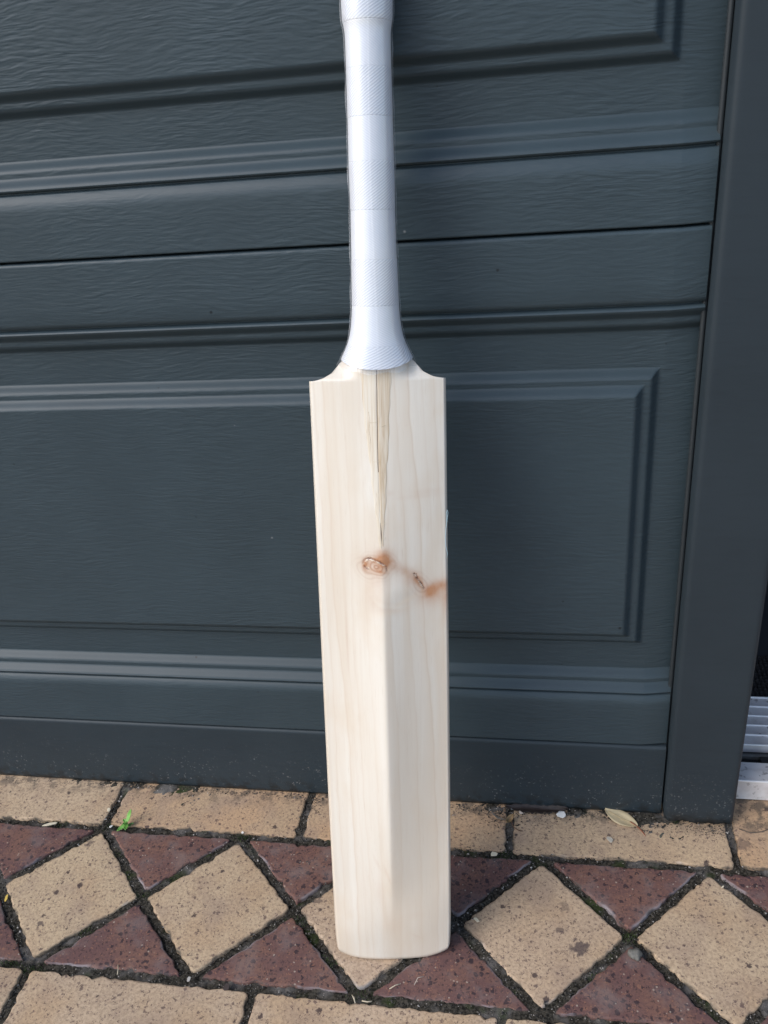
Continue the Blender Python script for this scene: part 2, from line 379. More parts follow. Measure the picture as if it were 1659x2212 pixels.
# ------------------------------------------------------------------ garage door
D = 0.0145          # depth of the recessed frame between rails and raised fields
def stepup(d, a0, a1, b0, b1):     # 0 at d<a0, 0.5 between, 1 after b1
    return 0.5 * smst(a0, a1, d) + 0.5 * smst(b0, b1, d)
def section(name, z0, z1, zr0, zr1, parent, fields, round_top=True, lip=0.0018):
    """zr0/zr1: rail edges where the slopes begin (bottom rail top, top rail bottom)"""
    X0, X1 = -1.785, 0.6125
    xs = list(np.arange(X0, X1, 0.06)) + [X1]
    for a, b in fields:
        for e, sg in ((a, 1), (b, -1)): xs += [e + sg * t for t in np.linspace(-0.004, 0.026, 22)]
    xs = sorted(set(round(x, 5) for x in xs if X0 <= x <= X1))
    zs = set(np.round(np.linspace(z0, z1, 40), 5))
    for c0, c1 in ((zr0 - 0.026, zr0 + 0.006), (zr1 - 0.006, zr1 + 0.026), (zr0 + 0.024, zr0 + 0.056), (zr1 - 0.056, zr1 - 0.024), (z0, z0 + 0.004), (z1 - 0.004, z1)):
        zs |= set(np.round(np.linspace(c0, c1, 40), 5))
    zs = sorted(z for z in zs if z0 <= z <= z1)
    X, Z = np.meshgrid(xs, zs)
    # rails: 1 on the rail, falling to 0 on the frame
    rail = np.maximum(1 - stepup(Z - (zr0 - 0.0215), 0.0, 0.0095, 0.0125, 0.0215), 1 - stepup((zr1 + 0.0215) - Z, 0.0, 0.0095, 0.0125, 0.0215))
    fz0, fz1 = zr0 + 0.0295, zr1 - 0.0295
    fld = np.zeros_like(X)
    for a, b in fields:
        d = np.minimum(np.minimum(X - a, b - X), np.minimum(Z - fz0, fz1 - Z))
        fld = np.maximum(fld, stepup(d, 0.0, 0.0085, 0.0122, 0.0210))
    hgt = np.maximum(rail, fld)
    # bead grooves beside the rails
    for zc, s in ((zr0 - 0.0243, 1), (zr1 + 0.0243, 1)):
        hgt = hgt - 0.42 * np.exp(-((Z - zc) / 0.0013) ** 2)
    Y = D * (1 - hgt)
    # rounded lips at the joints
    dt = z1 - Z; db = Z - z0
    Y = Y + np.where(dt < lip * 1.6, lip * 1.4 * (1 - np.sqrt(np.clip(1 - (1 - dt / (lip * 1.6)) ** 2, 0, 1))), 0)
    Y = Y + np.where(db < lip, lip * (1 - np.sqrt(np.clip(1 - (1 - db / lip) ** 2, 0, 1))), 0)
    # right end of the sheet turns back
    Y = Y + 0.004 * smst(0.6045, 0.6125, X)
    grad = np.abs(np.gradient(hgt, axis=0)) / np.maximum(np.gradient(np.array(zs))[:, None], 1e-6)
    flat = np.clip(1 - grad / 25.0, 0, 1)
    # close top, bottom and back
    P = np.stack([X, Y, Z], -1)
    top = P[-1:].copy(); top[..., 1] = 0.04; bot = P[:1].copy(); bot[..., 1] = 0.04
    P = np.concatenate([bot, P, top], 0); flat = np.concatenate([flat[:1], flat, flat[-1:]], 0)
    me = gridmesh(name, P); attr(me, 'flat', flat.reshape(-1))
    me.materials.append(M_DOOR)
    o = link(name, me, M_DOOR, parent)
    return o
gd = empty('garage_door', (-0.585, 0.0, 0.0))
tag(gd, 'dark blue grey garage door with raised panels behind the bat', 'garage door')
FLD = [(-0.545, 0.5835), (-1.755, -0.625)]
def child(o, par): o.parent = par; o.matrix_parent_inverse = Matrix.Translation(par.location).inverted(); return o
s1 = section('door_panel', 0.1000, 0.6135, 0.1893, 0.5310, None, FLD)
s2 = section('door_panel', 0.6156, 1.1290, 0.6935, 1.0470, None, FLD)
s3 = section('door_panel', 1.1311, 1.6450, 1.2100, 1.5630, None, FLD)
s4 = section('door_panel', 1.6471, 2.1600, 1.7250, 2.0800, None, FLD)
for s in (s1, s2, s3, s4): child(s, gd)
# bottom weather rail with a rounded top lip
xs = np.linspace(-1.785, 0.6125, 60)
zz = np.concatenate([np.linspace(0.002, 0.092, 24), 0.0975 - 0.004 + 0.004 * np.sin(np.linspace(0.1, math.pi / 2, 8))])
yy = np.concatenate([np.full(24, 0.0005), 0.0005 + 0.004 * (1 - np.cos(np.linspace(0.1, math.pi / 2, 8)))])
yy[:2] += (0.0012, 0.0003)
prof = np.stack([np.concatenate([[0.03], yy, [0.04]]), np.concatenate([[0.002], zz, [0.0975]])], -1)
P = np.zeros((len(prof), len(xs), 3)); P[..., 0] = xs[None]; P[..., 1] = prof[:, :1]; P[..., 2] = prof[:, 1:]
me = gridmesh('bottom_rail', P); attr(me, 'flat', np.ones(P.shape[0] * P.shape[1]))
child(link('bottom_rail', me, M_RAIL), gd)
child(box('backing', -1.785, 0.612, 0.030, 0.038, 0.004, 2.15, simple('black_backing', (0.01, 0.01, 0.01), 0.9)), gd)

# ------------------------------------------------------------------ door post between garage door and doorway
pst = empty('door_post', (0.648, 0.01, 0.0))
tag(pst, 'dark grey painted timber post right of the garage door', 'door post')
def post_mesh():
    bm = bmesh.new(); bmesh.ops.create_grid(bm, x_segments=26, y_segments=2, size=0.5)
    bm.free()
    X = np.linspace(0.6148, 0.6830, 30); r = random.Random(3)
    zb = np.array([0.0075 + 0.0012 * math.sin(x * 300) + r.gauss(0, 0.0007) for x in X])
    rows = []
    zs = np.concatenate([[0, 0.01, 0.03, 0.06], np.linspace(0.1, 2.2, 12)])
    fy = np.full(30, -0.0120); fy[0] += 0.0022; fy[-1] += 0.0022; fy[1] += 0.0004; fy[-2] += 0.0004
    P = []
    for s in [-1] + list(range(len(zs))):
        z = zb + (zs[s] if s >= 0 else 0) * 1.0
        row = [(X[0], 0.05, z[0])] + [(x, (yv if s >= 0 else 0.045), zc) for x, yv, zc in zip(X, fy, z)] + [(X[-1], 0.05, z[-1])]
        P.append(row)
    me = gridmesh('post_board', np.array(P)); attr(me, 'flat', np.ones(len(P) * len(P[0]))); return me
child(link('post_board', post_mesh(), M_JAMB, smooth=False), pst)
child(box('stop_bead', 0.6832, 0.6945, 0.030, 0.070, 0.0312, 2.2, M_JAMB, bev=0.0015), pst)
child(tube('weather_seal', [(0.6125, 0.0085, 0.02 + 0.02 * i) for i in range(108)], 0.0022, simple('seal_rubber', (0.020, 0.026, 0.030), 0.6)), pst)

# ------------------------------------------------------------------ doorway: aluminium sill, mat, dark hall
t = NT('aluminium'); p = t.objc()
cc = t.mix(t.rng(t.noise(p, 60, 4), 0.35, 0.7), (0.80, 0.77, 0.75), (0.66, 0.62, 0.59))
cc = t.mix(t.m('MULTIPLY', t.rng(t.noise(p, 110, 4), 0.58, 0.68), 0.6), cc, (0.16, 0.13, 0.11))
cc = t.mix(t.specks(p, 190, 0.10, 0.1, 0.3), cc, (0.05, 0.035, 0.03))
M_ALU = t.fin(cc, 0.45, Metallic=0.1)
M_EDGE = simple('bare_aluminium', (0.90, 0.90, 0.90), 0.3, 0.05, metal=0.1)
M_BLK = simple('black_channel', (0.016, 0.017, 0.018), 0.6, 0.4, 120)
sill = empty('door_sill', (1.1, 0.028, 0.0))
tag(sill, 'grooved aluminium door sill on the paving right of the post', 'door sill')
SX0, SX1 = 0.6850, 1.52
child(box('nosing', SX0, SX1, 0.0280, 0.0445, 0.0020, 0.0300, M_ALU, bev=0.0010), sill)
child(box('step', SX0, SX1, 0.0447, 0.0565, 0.0020, 0.0288, M_ALU, bev=0.0006), sill)
child(box('nosing_edge', SX0, SX1, 0.0272, 0.0292, 0.0285, 0.0306, M_EDGE, bev=0.0005), sill)
child(box('track_channel', SX0, SX1, 0.0567, 0.0815, 0.0020, 0.0200, M_BLK, bev=0.0006), sill)
child(box('track_rail', 0.7230, SX1, 0.0580, 0.0680, 0.0201, 0.0270, M_BLK, bev=0.0008), sill)
child(box('track_lip', SX0, SX1, 0.0690, 0.0725, 0.0201, 0.0262, simple('worn_channel', (0.10, 0.10, 0.095), 0.5, 0.5, 150), bev=0.0008), sill)
child(box('tread', SX0, SX1, 0.0817, 0.1625, 0.0020, 0.0292, M_ALU, bev=0.0004), sill)
for i in range(6):
    yv = 0.0818 + i * 0.0159
    child(box('tread_rib', SX0, SX1, yv, yv + 0.0017, 0.0280, 0.0306, M_EDGE, bev=0.0004), sill)
# mat of raised nubs
t = NT('mat_fibre'); p = t.geo()
cc = t.mix(t.noise(p, 500, 2), (0.010, 0.009, 0.009), (0.035, 0.030, 0.028)); M_MAT = t.fin(cc, 0.95)
mat = empty('door_mat', (1.1, 0.205, 0.03)); tag(mat, 'dark brown ribbed doormat just inside the sill', 'doormat')
child(box('mat_base', 0.700, 1.50, 0.1660, 0.2470, 0.0180, 0.0262, M_MAT), mat)
v = []; f = []
for i in range(14):
    for j in range(150):
        x = 0.703 + j * 0.0053; y0 = 0.1685 + i * 0.0056; s = 1 if (i + j) % 2 else -1
        a, b = 0.0023, 0.0015; th = 0.6 * s; h = 0.003; o = len(v)
        for (px, py, pz) in ((-a, -b, 0), (a, -b, 0), (a, b, 0), (-a, b, 0), (-a * .7, -b * .5, h), (a * .7, -b * .5, h), (a * .7, b * .5, h), (-a * .7, b * .5, h)):
            v.append((x + px * math.cos(th) - py * math.sin(th), y0 + px * math.sin(th) + py * math.cos(th), 0.0262 + pz))
        f += [tuple(o + k for k in q) for q in ((4, 5, 6, 7), (0, 1, 5, 4), (1, 2, 6, 5), (2, 3, 7, 6), (3, 0, 4, 7))]
nb = child(link('mat_pile', mesh('mat_pile', v, f), M_MAT, smooth=False), mat); nb['kind'] = 'stuff'
# hall behind the doorway
M_HALL = simple('hall_painted_shade', (0.030, 0.032, 0.035), 0.7, 0.2, 8)  # near-black colour stands in for the shade of the unlit interior
hall = empty('hallway', (1.1, 1.2, 0.0)); tag(hall, 'unlit hallway seen through the doorway at the right edge', 'hallway')
for nm, b in (('hall_floor', (0.62, 1.75, 0.2475, 2.2, -0.01, 0.0250)), ('back_wall', (0.62, 1.75, 2.2, 2.26, 0.0, 2.3)), ('side_wall', (0.62, 0.682, 0.052, 2.2, 0.026, 2.3)),
              ('side_wall', (1.66, 1.75, 0.10, 2.2, 0.026, 2.3)), ('hall_ceiling', (0.62, 1.75, 0.10, 2.26, 2.301, 2.36))):
    child(box(nm, *b, M_HALL, bev=0.0), hall)
# second post and the wall around the openings (outside the frame)
p2 = box('door_post', 1.522, 1.590, -0.012, 0.05, 0.008, 2.2, M_JAMB, bev=0.002); attr(p2.data, 'flat', np.ones(len(p2.data.vertices)))
tag(p2, 'dark grey painted post on the far side of the doorway', 'door post')
M_WALL = simple('wall_render', (0.42, 0.38, 0.33), 0.9, 0.08, 30, 0.5)
wl = empty('house_wall', (0, 0.06, 0)); tag(wl, 'pale rendered house wall around the garage door and doorway', 'wall')
for b in ((-4.0, -1.80, 0.0, 0.2, 0.0, 2.9), (1.592, 4.0, 0.0, 0.2, 0.0, 2.9), (-1.799, 1.591, 0.0, 0.2, 2.205, 2.9)):
    child(box('wall_face', *b, M_WALL, bev=0.0), wl)

# ------------------------------------------------------------------ cricket bat
BAT = Matrix.Translation((0.35163, -0.1910, 0.0008)) @ Matrix.Rotation(R(1.713), 4, 'Y') @ Matrix.Rotation(R(-11.508), 4, 'X') @ Matrix.Rotation(R(9.504), 4, 'Z')
bat = empty('cricket_bat'); bat.matrix_world = BAT
tag(bat, 'pale willow cricket bat with white bound handle leaning against the garage door', 'cricket bat')
HY = 0.008
def halfw(z): return np.interp(z, [0, .012, .024, .04, .18, .31, .41, .525, .56], [.0515, .0527, .0534, .0537, .0535, .0529, .0522, .0515, .0513])
SHX = [0, .0180, .0232, .0262, .0285, .0326, .0406, .0460, .0518, .06]; SHZ = [.560, .560, .5592, .5575, .5553, .5498, .5456, .5440, .5430, .5428]
def ztop(x): return np.interp(np.abs(x), SHX, SHZ)
def spine(z): return np.interp(z, [0, .02, .05, .10, .16, .22, .28, .34, .40, .46, .52, .56], [.0035, .0050, .0080, .0125, .0170, .0195, .0195, .0180, .0155, .0125, .0100, .0095])
def zbot(x): return 0.0090 * (np.abs(x) / 0.0525) ** 4.2
def back_y(x, z):
    t = np.clip(np.abs(x) / halfw(z), 0, 1)
    lo = np.clip(1 - (np.sqrt(t * t + 0.0012) - 0.012), 0, 1) ** 1.22; up = 1 - t ** 1.8
    tt = np.sqrt(t * t + 0.0005); lo2 = np.clip(1 - tt, 0, 1) ** 1.12
    k = 0.55 * smst(0.34, 0.46, z); toe = smst(0.10, 0.03, z)
    f = lo * (1 - k) * (1 - toe) + up * k + (1 - t ** 2) * toe * (1 - k)
    y = -spine(z) * f
    y = y + 0.0035 * np.clip((t - 0.955) / 0.045, 0, 1) ** 2
    y = y + 0.9 * np.sqrt(np.clip(z - 0.5448, 0, 1) ** 2 + 4e-7) * smst(0.012, 0.030, np.abs(x)) * smst(0.5435, 0.5455, z)
    db = z - zbot(x); y = y + 0.0030 * np.clip(1 - db / 0.006, 0, 1) ** 2
    return y
# knot stains, grain and split lines are the wood's own marks
def interp_line(z, pts):
    pts = sorted(pts, key=lambda q: q[1]); return np.interp(z, [q[1] for q in pts], [q[0] for q in pts])
LINES = [([(.0234, .517), (.0297, .4445), (.0309, .397), (.0341, .315), (.0384, .2456), (.041, .17), (.0415, .1), (.0415, 0)], 1.0, -1),
         ([(.0130, .54), (.0150, .48), (.0180, .42), (.0205, .35), (.0245, .25), (.0262, .12), (.027, 0)], .55, -1),
         ([(.0425, .54), (.0440, .48), (.0475, .42), (.0490, .3), (.0500, .1)], .55, -1),
         ([(.0335, .54), (.0365, .47), (.0400, .40), (.0430, .30), (.0470, .2)], .30, -1),
         ([(.0050, .36), (.0068, .30), (.0090, .24), (.0100, .16), (.0080, .06), (.0075, 0)], .55, -1),
         ([(-.0404, .54), (-.0398, .456), (-.0400, .379), (-.0365, .317), (-.0324, .233), (-.0319, .143), (-.031, 0)], .85, 1),
         ([(-.0260, .54), (-.0240, .42), (-.0255, .33), (-.0225, .24), (-.0200, .12), (-.018, 0)], .45, 1),
         ([(-.0475, .54), (-.0462, .40), (-.0445, .30), (-.0440, .15), (-.043, 0)], .55, 1),
         ([(-.0330, .54), (-.0322, .42), (-.0300, .30), (-.0262, .18), (-.024, 0)], .30, 1),
         ([(-.0135, .36), (-.0125, .30), (-.0100, .22), (-.0085, .12), (-.008, 0)], .35, 1)]
def wood_masks(x, z):
    wob = 0.0004 * np.sin(z * 37 + 1) + 0.00018 * np.sin(z * 91 + x * 90) + 0.00025 * np.sin(z * 210)
    line = np.zeros_like(x); band = np.zeros_like(x)
    for pts, a, s in LINES:
        d = (x + wob - interp_line(z, pts)) * s
        line += a * np.exp(-(d / 0.00055) ** 2)
        band += a * np.where(d > 0, np.exp(-d / 0.0050), np.exp(d / 0.0008))
    g = lambda cx, cz, sx, sz, th=0.0: np.exp(-((((x - cx) * math.cos(th) + (z - cz) * math.sin(th)) / sx) ** 2 + ((-(x - cx) * math.sin(th) + (z - cz) * math.cos(th)) / sz) ** 2))
    st = 0.48 * g(-.0050, .4000, .0100, .0068) + 0.62 * g(.0022, .4035, .0055, .0080, -.6) + 0.40 * g(-.0005, .4090, .0050, .0050) + 0.30 * g(-.0130, .4000, .0028, .0045)
    st += 0.16 * g(-.0040, .4020, .0130, .0110) + 0.45 * g(-.0142, .4005, .0022, .0040) + 0.35 * g(-.004, .4045, .0100, .0018, -.12)
    st += 0.16 * g(-.003, .3860, .0075, .0090) + 0.10 * g(-.0095, .372, .006, .016)
    st += 0.36 * g(.0150, .3955, .0110, .0042, -.55) + 0.16 * g(.0190, .3860, .0090, .0055, -.3)
    st += 0.55 * g(.0285, .3830, .0030, .0085, .55) + 0.25 * g(.0262, .3850, .0060, .0075, .6)
    st = np.clip(st - 0.28 * g(-.0045, .3992, .0060, .0028, -.1) + 0.22 * g(-.0010, .3950, .0060, .0012, -.25), 0, 1)
    st2 = 0.30 * g(.0400, .3725, .0150, .0095) + 0.70 * g(.0375, .3735, .0048, .0050, .3) + 0.55 * g(.0465, .3775, .0060, .0042) + 0.35 * g(.0500, .3640, .0030, .0150) + 0.22 * g(.0400, .3690, .0100, .0100)
    st += 0.10 * g(.0070, .4580, .0035, .0022) + 0.09 * g(.0370, .4570, .0130, .0022) + 0.07 * g(.03, .4535, .02, .0018)
    st += 0.10 * g(-.0130, .118, .0014, .008, .35) + 0.10 * g(-.0110, .083, .0040, .014) + 0.08 * g(.000, .045, .010, .012) + 0.10 * g(-.0035, .105, .0012, .010, .3)
    st += 0.13 * g(-.0305, .335, .0010, .030) + 0.08 * g(.022, .03, .006, .0014, -.6) + 0.06 * g(.02, .055, .008, .004)
    rr = np.hypot((x - .0120) / .0240, (z - .3780) / .0165) + 0.03 * np.sin(x * 300)
    st += (0.13 * np.exp(-((rr - 1.0) / np.where(rr > 1, .26, .07)) ** 2) + 0.05 * np.exp(-((rr - 0.72) / .10) ** 2)) * smst(.384, .370, z) * (0.55 + 0.45 * np.sin(x * 130 + 1.0))
    swirl = 0.75 * g(.0190, .3690, .0150, .0024, .38) + 0.55 * g(.0080, .3605, .0140, .0022, .12) + 0.35 * g(.020, .3775, .008, .004, .3)
    band = band + 0.55 * smst(.14, .03, z) * (0.7 + 0.3 * np.sin(x * 95 + z * 22)) + 0.25 * smst(.040, .05, x) * (z < .36)
    return np.clip(line, 0, 1), np.clip(band, 0, 1), np.clip(st, 0, 1), np.clip(st2, 0, 1), np.clip(swirl, 0, 1)
K1 = [(-.0143, .3990), (-.0150, .4015), (-.0143, .4035), (-.0120, .4052), (-.0095, .4057), (-.0060, .4046), (-.0030, .4034), (-.0005, .4020), (.0015, .4012), (.0030, .3992), (.0036, .3960), (.0040, .3935)]
K1B = [(-.0146, .4005), (-.0138, .3985), (-.0120, .3972), (-.0104, .3962)]
K2 = [(.0240, .3898), (.0252, .3890), (.0266, .3872), (.0282, .3850), (.0298, .3822), (.0312, .3795), (.0325, .3768), (.0333, .3745)]
K2B = [(.0240, .3898), (.0250, .3902), (.0265, .3891), (.0278, .3870)]
def pdist(x, z, pts):
    best = np.full(x.shape, 1.0); par = np.zeros(x.shape); n = len(pts) - 1
    for i in range(n):
        (ax, az), (bx, bz) = pts[i], pts[i + 1]; dx, dz = bx - ax, bz - az
        t = np.clip(((x - ax) * dx + (z - az) * dz) / (dx * dx + dz * dz), 0, 1)
        d = np.hypot(x - ax - t * dx, z - az - t * dz); m = d < best
        best = np.where(m, d, best); par = np.where(m, (i + t) / n, par)
    return best, par
def knot_masks(x, z):
    jx = x + 0.0003 * np.sin(z * 2600 + 3 * np.sin(x * 1500)); jz = z + 0.0003 * np.sin(x * 2300 + 2 * np.sin(z * 1700))
    crk = np.zeros(x.shape); fib = np.zeros(x.shape)
    for pts, w, a in ((K1, .00085, 1.0), (K1B, .00080, 1.0), (K2, .00085, 1.0), (K2B, .00070, 1.0)):
        d, t = pdist(jx, jz, pts); env = np.clip(np.sin(np.pi * np.clip(t, .03, .97)) * 1.6, 0, 1) * (0.75 + 0.25 * np.sin(t * 23))
        crk = np.maximum(crk, a * env * np.exp(-(d / (w * (0.55 + 0.6 * env))) ** 2))
    for pts, off in ((K1[1:10], (.0001, -.0010)), (K1B[1:], (.0006, .0006)), (K2[1:3], (.0000, .0004)), (K2[3:7], (-.0006, -.0002))):
        d, t = pdist(jx - off[0], jz - off[1], pts); env = np.clip(np.sin(np.pi * np.clip(t, .05, .95)) * 1.5, 0, 1) * (0.6 + 0.4 * np.sin(t * 31 + 1))
        fib = np.maximum(fib, env * np.exp(-(d / .00052) ** 2))
    crk = crk * (1 - 0.8 * fib)
    r1 = np.hypot((x + .0050) / .0120, (z - .3995 - 0.10 * x) / .0085) + 0.10 * np.sin(x * 420 + z * 300)
    r2 = np.hypot((x - .0300) / .0110, (z - .3800 + 0.5 * (x - .03)) / .0100) + 0.08 * np.sin(x * 380)
    rings = (0.5 + 0.5 * np.sin(r1 * 17 + 0.5)) ** 2 * np.exp(-(r1 / 0.95) ** 2) + 0.5 * (0.5 + 0.5 * np.sin(r2 * 14)) ** 2 * np.exp(-(r2 / 0.8) ** 2)
    return np.clip(crk, 0, 1), np.clip(fib, 0, 1), np.clip(rings, 0, 1)
def blade_mesh():
    nx = 300
    u = np.linspace(-1, 1, nx)
    s = np.concatenate([np.linspace(0, 0.03, 24)[:-1], np.linspace(0.03, 0.665, 240)[:-1], np.linspace(0.665, 0.765, 210)[:-1], np.linspace(0.765, 0.955, 80)[:-1], np.linspace(0.955, 1, 40)])
    U, S = np.meshgrid(u, s)
    Zr = S * 0.5433; X = U * halfw(Zr)
    Z = zbot(X) + (ztop(X) - zbot(X)) * S; X = U * halfw(Z)
    crk, fib, rings = knot_masks(X, Z)
    Y = back_y(X, Z) + 0.00055 * crk - 0.00035 * fib - 0.00010 * rings - 0.0012 * np.exp(-((X - .013) / .014) ** 2 - ((Z - .378) / .010) ** 2)
    back = np.stack([X, Y, Z], -1)
    # sides and striking face: narrower towards the face so the edges roll away
    prof = [(1.0, .006), (.994, .012), (.975, .020), (.94, .0265), (.86, .0310), (.6, .0335), (.2, .0350)]
    prof = prof + [(-a, b) for a, b in prof[::-1]]
    rest = np.zeros((len(s), len(prof), 3))
    for k, (a, b) in enumerate(prof):
        zc = Z[:, -1 if a > 0 else 0]; xc = np.abs(X[:, -1]) * a
        bb = b * np.interp(zc, [0, .03, .2, .56], [.80, .92, 1.0, .85])
        zz = zc if abs(a) > .9 else zbot(xc) + (ztop(xc) - zbot(xc)) * s
        zz = zz - 0.55 * (bb - .003) * smst(0.85, 1.0, s)
        zz = np.maximum(zz, bb * 0.213 + 0.002 + zbot(xc))
        rest[:, k] = np.stack([xc, bb, zz], -1)
    P = np.concatenate([back, rest], 1)
    n, m = P.shape[:2]; P2 = np.concatenate([P, P[:, :1]], 1)
    me = gridmesh('blade', P2)
    x, z = P2[..., 0].reshape(-1), P2[..., 2].reshape(-1)
    for nm, a in zip(('line', 'band', 'stain', 'stain2', 'swirl', 'crack', 'fibre', 'rings'), wood_masks(x, z) + knot_masks(x, z)): attr(me, nm, a)
    bm = bmesh.new(); bm.from_mesh(me); bmesh.ops.remove_doubles(bm, verts=bm.verts[:], dist=1e-7)
    bound = [e for e in bm.edges if e.is_boundary]
    bmesh.ops.contextual_create(bm, geom=[]) if False else None
    bmesh.ops.holes_fill(bm, edges=bound, sides=0)
    bmesh.ops.recalc_face_normals(bm, faces=bm.faces[:]); bm.to_mesh(me); bm.free()
    return me
def mat_willow():
    t = NT('willow'); p = t.objc()
    c = t.mix(t.rng(t.noise(t.mp(p, (48, 48, 2.4)), 1.0, 3, 0.5), 0.36, 0.68), (0.775, 0.730, 0.645), (0.700, 0.625, 0.520))
    c = t.mix(t.rng(t.noise(t.mp(p, (12, 12, 5), (2, 1, 0)), 1.0, 3), 0.50, 0.74, 0, 0.7), c, (0.665, 0.56, 0.435))
    c = t.mix(t.rng(t.noise(t.mp(p, (420, 420, 16)), 1.0, 3, 0.6), 0.42, 0.72, 0, 0.12), c, (0.58, 0.47, 0.36))
    c = t.mix(t.rng(t.noise(t.mp(p, (32, 32, 17), (5, 2, 3)), 1.0, 3, 0.55), 0.50, 0.72, 0, 0.38), c, (0.68, 0.57, 0.44))
    c = t.mix(t.m('MULTIPLY', t.at('band'), 0.48), c, (0.65, 0.53, 0.40))
    c = t.mix(t.m('MULTIPLY', t.at('line'), 0.17), c, (0.52, 0.38, 0.26))
    c = t.mix(t.m('MULTIPLY', t.at('swirl'), 0.7), c, (0.78, 0.68, 0.54))
    nz = t.noise(t.mp(p, (260, 260, 190)), 1.0, 3)
    k = t.m('MULTIPLY', t.at('stain'), t.rng(nz, 0.2, 0.75, 0.75, 1.25, False))
    c = t.mix(t.rng(k, 0.0, 0.9, 0.0, 0.92, False), c, (0.43, 0.185, 0.075))
    k2 = t.m('MULTIPLY', t.at('stain2'), t.rng(nz, 0.2, 0.75, 0.8, 1.2, False))
    c = t.mix(t.rng(k2, 0.0, 0.95, 0.0, 0.90, False), c, (0.52, 0.225, 0.095))
    c = t.mix(t.m('MULTIPLY', t.at('rings'), 0.62), c, (0.34, 0.14, 0.065))
    c = t.mix(t.m('MULTIPLY', t.at('crack'), 0.95), c, (0.13, 0.048, 0.025))
    c = t.mix(t.m('MULTIPLY', t.at('fibre'), 0.9), c, (0.74, 0.66, 0.52))
    fl = t.rng(t.noise(t.mp(p, (1300, 1300, 55)), 1.0, 2, 0.6), 0.60, 0.78, 0, 0.32); c = t.mix(fl, c, (0.54, 0.43, 0.32))
    h = t.m('ADD', t.noise(t.mp(p, (500, 500, 14)), 1, 3), t.m('MULTIPLY', t.noise(p, 60, 3), 0.6))
    return t.fin(c, 0.44, t.bump(h, 0.12, 0.0005), Specular_IOR_Level=0.4, Coat_Weight=0.7, Coat_Roughness=0.24)
M_WOOD = mat_willow()
link('blade', blade_mesh(), M_WOOD, bat)
blade = bat.children[0]
# handle splice: two cane wedges let into the blade with a glue line between
def wedge(xl, xr, zt, zb, lift, name, mat, parent, nx=14):
    zs = np.linspace(zb, zt, 120); P = np.zeros((120, nx, 3))
    for i, z in enumerate(zs):
        a, b = xl(z), xr(z); x = np.linspace(a, b, nx); e = np.ones(nx) * lift; e[0] = e[-1] = 0.00003
        P[i, :, 0] = x; P[i, :, 2] = z; P[i, :, 1] = back_y(x, np.full(nx, z)) - e
    P[0, :, 1] += lift
    me = gridmesh(name, P); fix(me); return link(name, me, mat, parent)
SL = lambda z: float(np.interp(z, [.413, .416, .4486, .4847, .528, .56], [-.0008, -.0020, -.0046, -.0078, -.0113, -.0126]))
SR = lambda z: float(np.interp(z, [.413, .416, .4484, .4843, .5276, .56], [.0002, .0011, .0037, .0063, .0092, .0108]))
SC = lambda z: float(np.interp(z, [.413, .43, .4845, .5194, .56], [-.0004, -.0006, -.0012, -.0009, -.0001])) 
def mat_cane(name, a, b):
    t = NT(name); p = t.objc()
    c = t.mix(t.rng(t.noise(t.mp(p, (800, 800, 7)), 1.0, 3, 0.6), 0.36, 0.66), a, b)
    c = t.mix(t.rng(t.noise(t.mp(p, (1500, 1500, 12), (1, 4, 2)), 1.0, 2), 0.60, 0.76, 0, 0.7), c, (0.40, 0.25, 0.12))
    return t.fin(c, 0.48, t.bump(t.noise(t.mp(p, (1400, 1400, 12)), 1, 2), 0.2, 0.0005), Coat_Weight=0.2, Coat_Roughness=0.25)
wedge(lambda z: SL(z) + 0.0005 * math.sin(z * 83) * math.sin(z * 211 + 1), lambda z: SC(z) - 0.0003 * float(smst(.470, .485, z)), .5595, .414, 0.00025, 'splice', mat_cane('cane_pale', (0.74, 0.675, 0.565), (0.66, 0.56, 0.425)), bat)
wedge(lambda z: SC(z) + 0.0003 * float(smst(.470, .485, z)) + 0.00002, lambda z: SR(z) + 0.0005 * math.sin(z * 97 + 2) * math.sin(z * 240), .5595, .416, 0.00022, 'splice', mat_cane('cane_tan', (0.71, 0.625, 0.500), (0.585, 0.46, 0.315)), bat)
M_DARKW = simple('dark_split', (0.17, 0.10, 0.055), 0.8, 0.3, 300)
def on_back(pts, lift): return [(x, float(back_y(np.array(x), np.array(z))) - lift, z) for x, z in pts]
tube('glue_line', on_back([(SC(z), z) for z in np.linspace(.4750, .5595, 40)], 0.00008), 0.00022, M_DARKW, bat)
tube('glue_line', on_back([(SC(z) + .0003, z) for z in np.linspace(.4180, .4350, 14)], 0.0002), 0.00030, M_DARKW, bat, taper=lambda u: math.sin(math.pi * min(max(u, .08), .92)))
tube('glue_line', on_back([(-.0068 + .0004 * math.sin(i), .497 + i * .0022) for i in range(12)], 0.00022), 0.00010, simple('cane_split', (0.45, 0.32, 0.19), 0.8), bat)
# small torn fibres across the splice
M_HAIR = simple('loose_fibre', (0.75, 0.66, 0.50), 0.7)
for x, z, dx, dz in ((.0020, .5100, .0030, .0008), (-.0055, .4830, .0055, .0002), (-.0010, .4545, .0022, .0004), (.0010, .4335, .0024, .0016), (.0008, .4220, .0020, .0010), (-.0080, .5130, .0075, .0003)):
    tube('loose_fibre', [(a, b - 0.0004 * math.sin(3.1 * i / 5), c) for i, (a, b, c) in enumerate(on_back([(x + dx * i / 5, z + dz * i / 5) for i in range(6)], 0.0003))], 0.00012, M_HAIR, bat, ns=4)

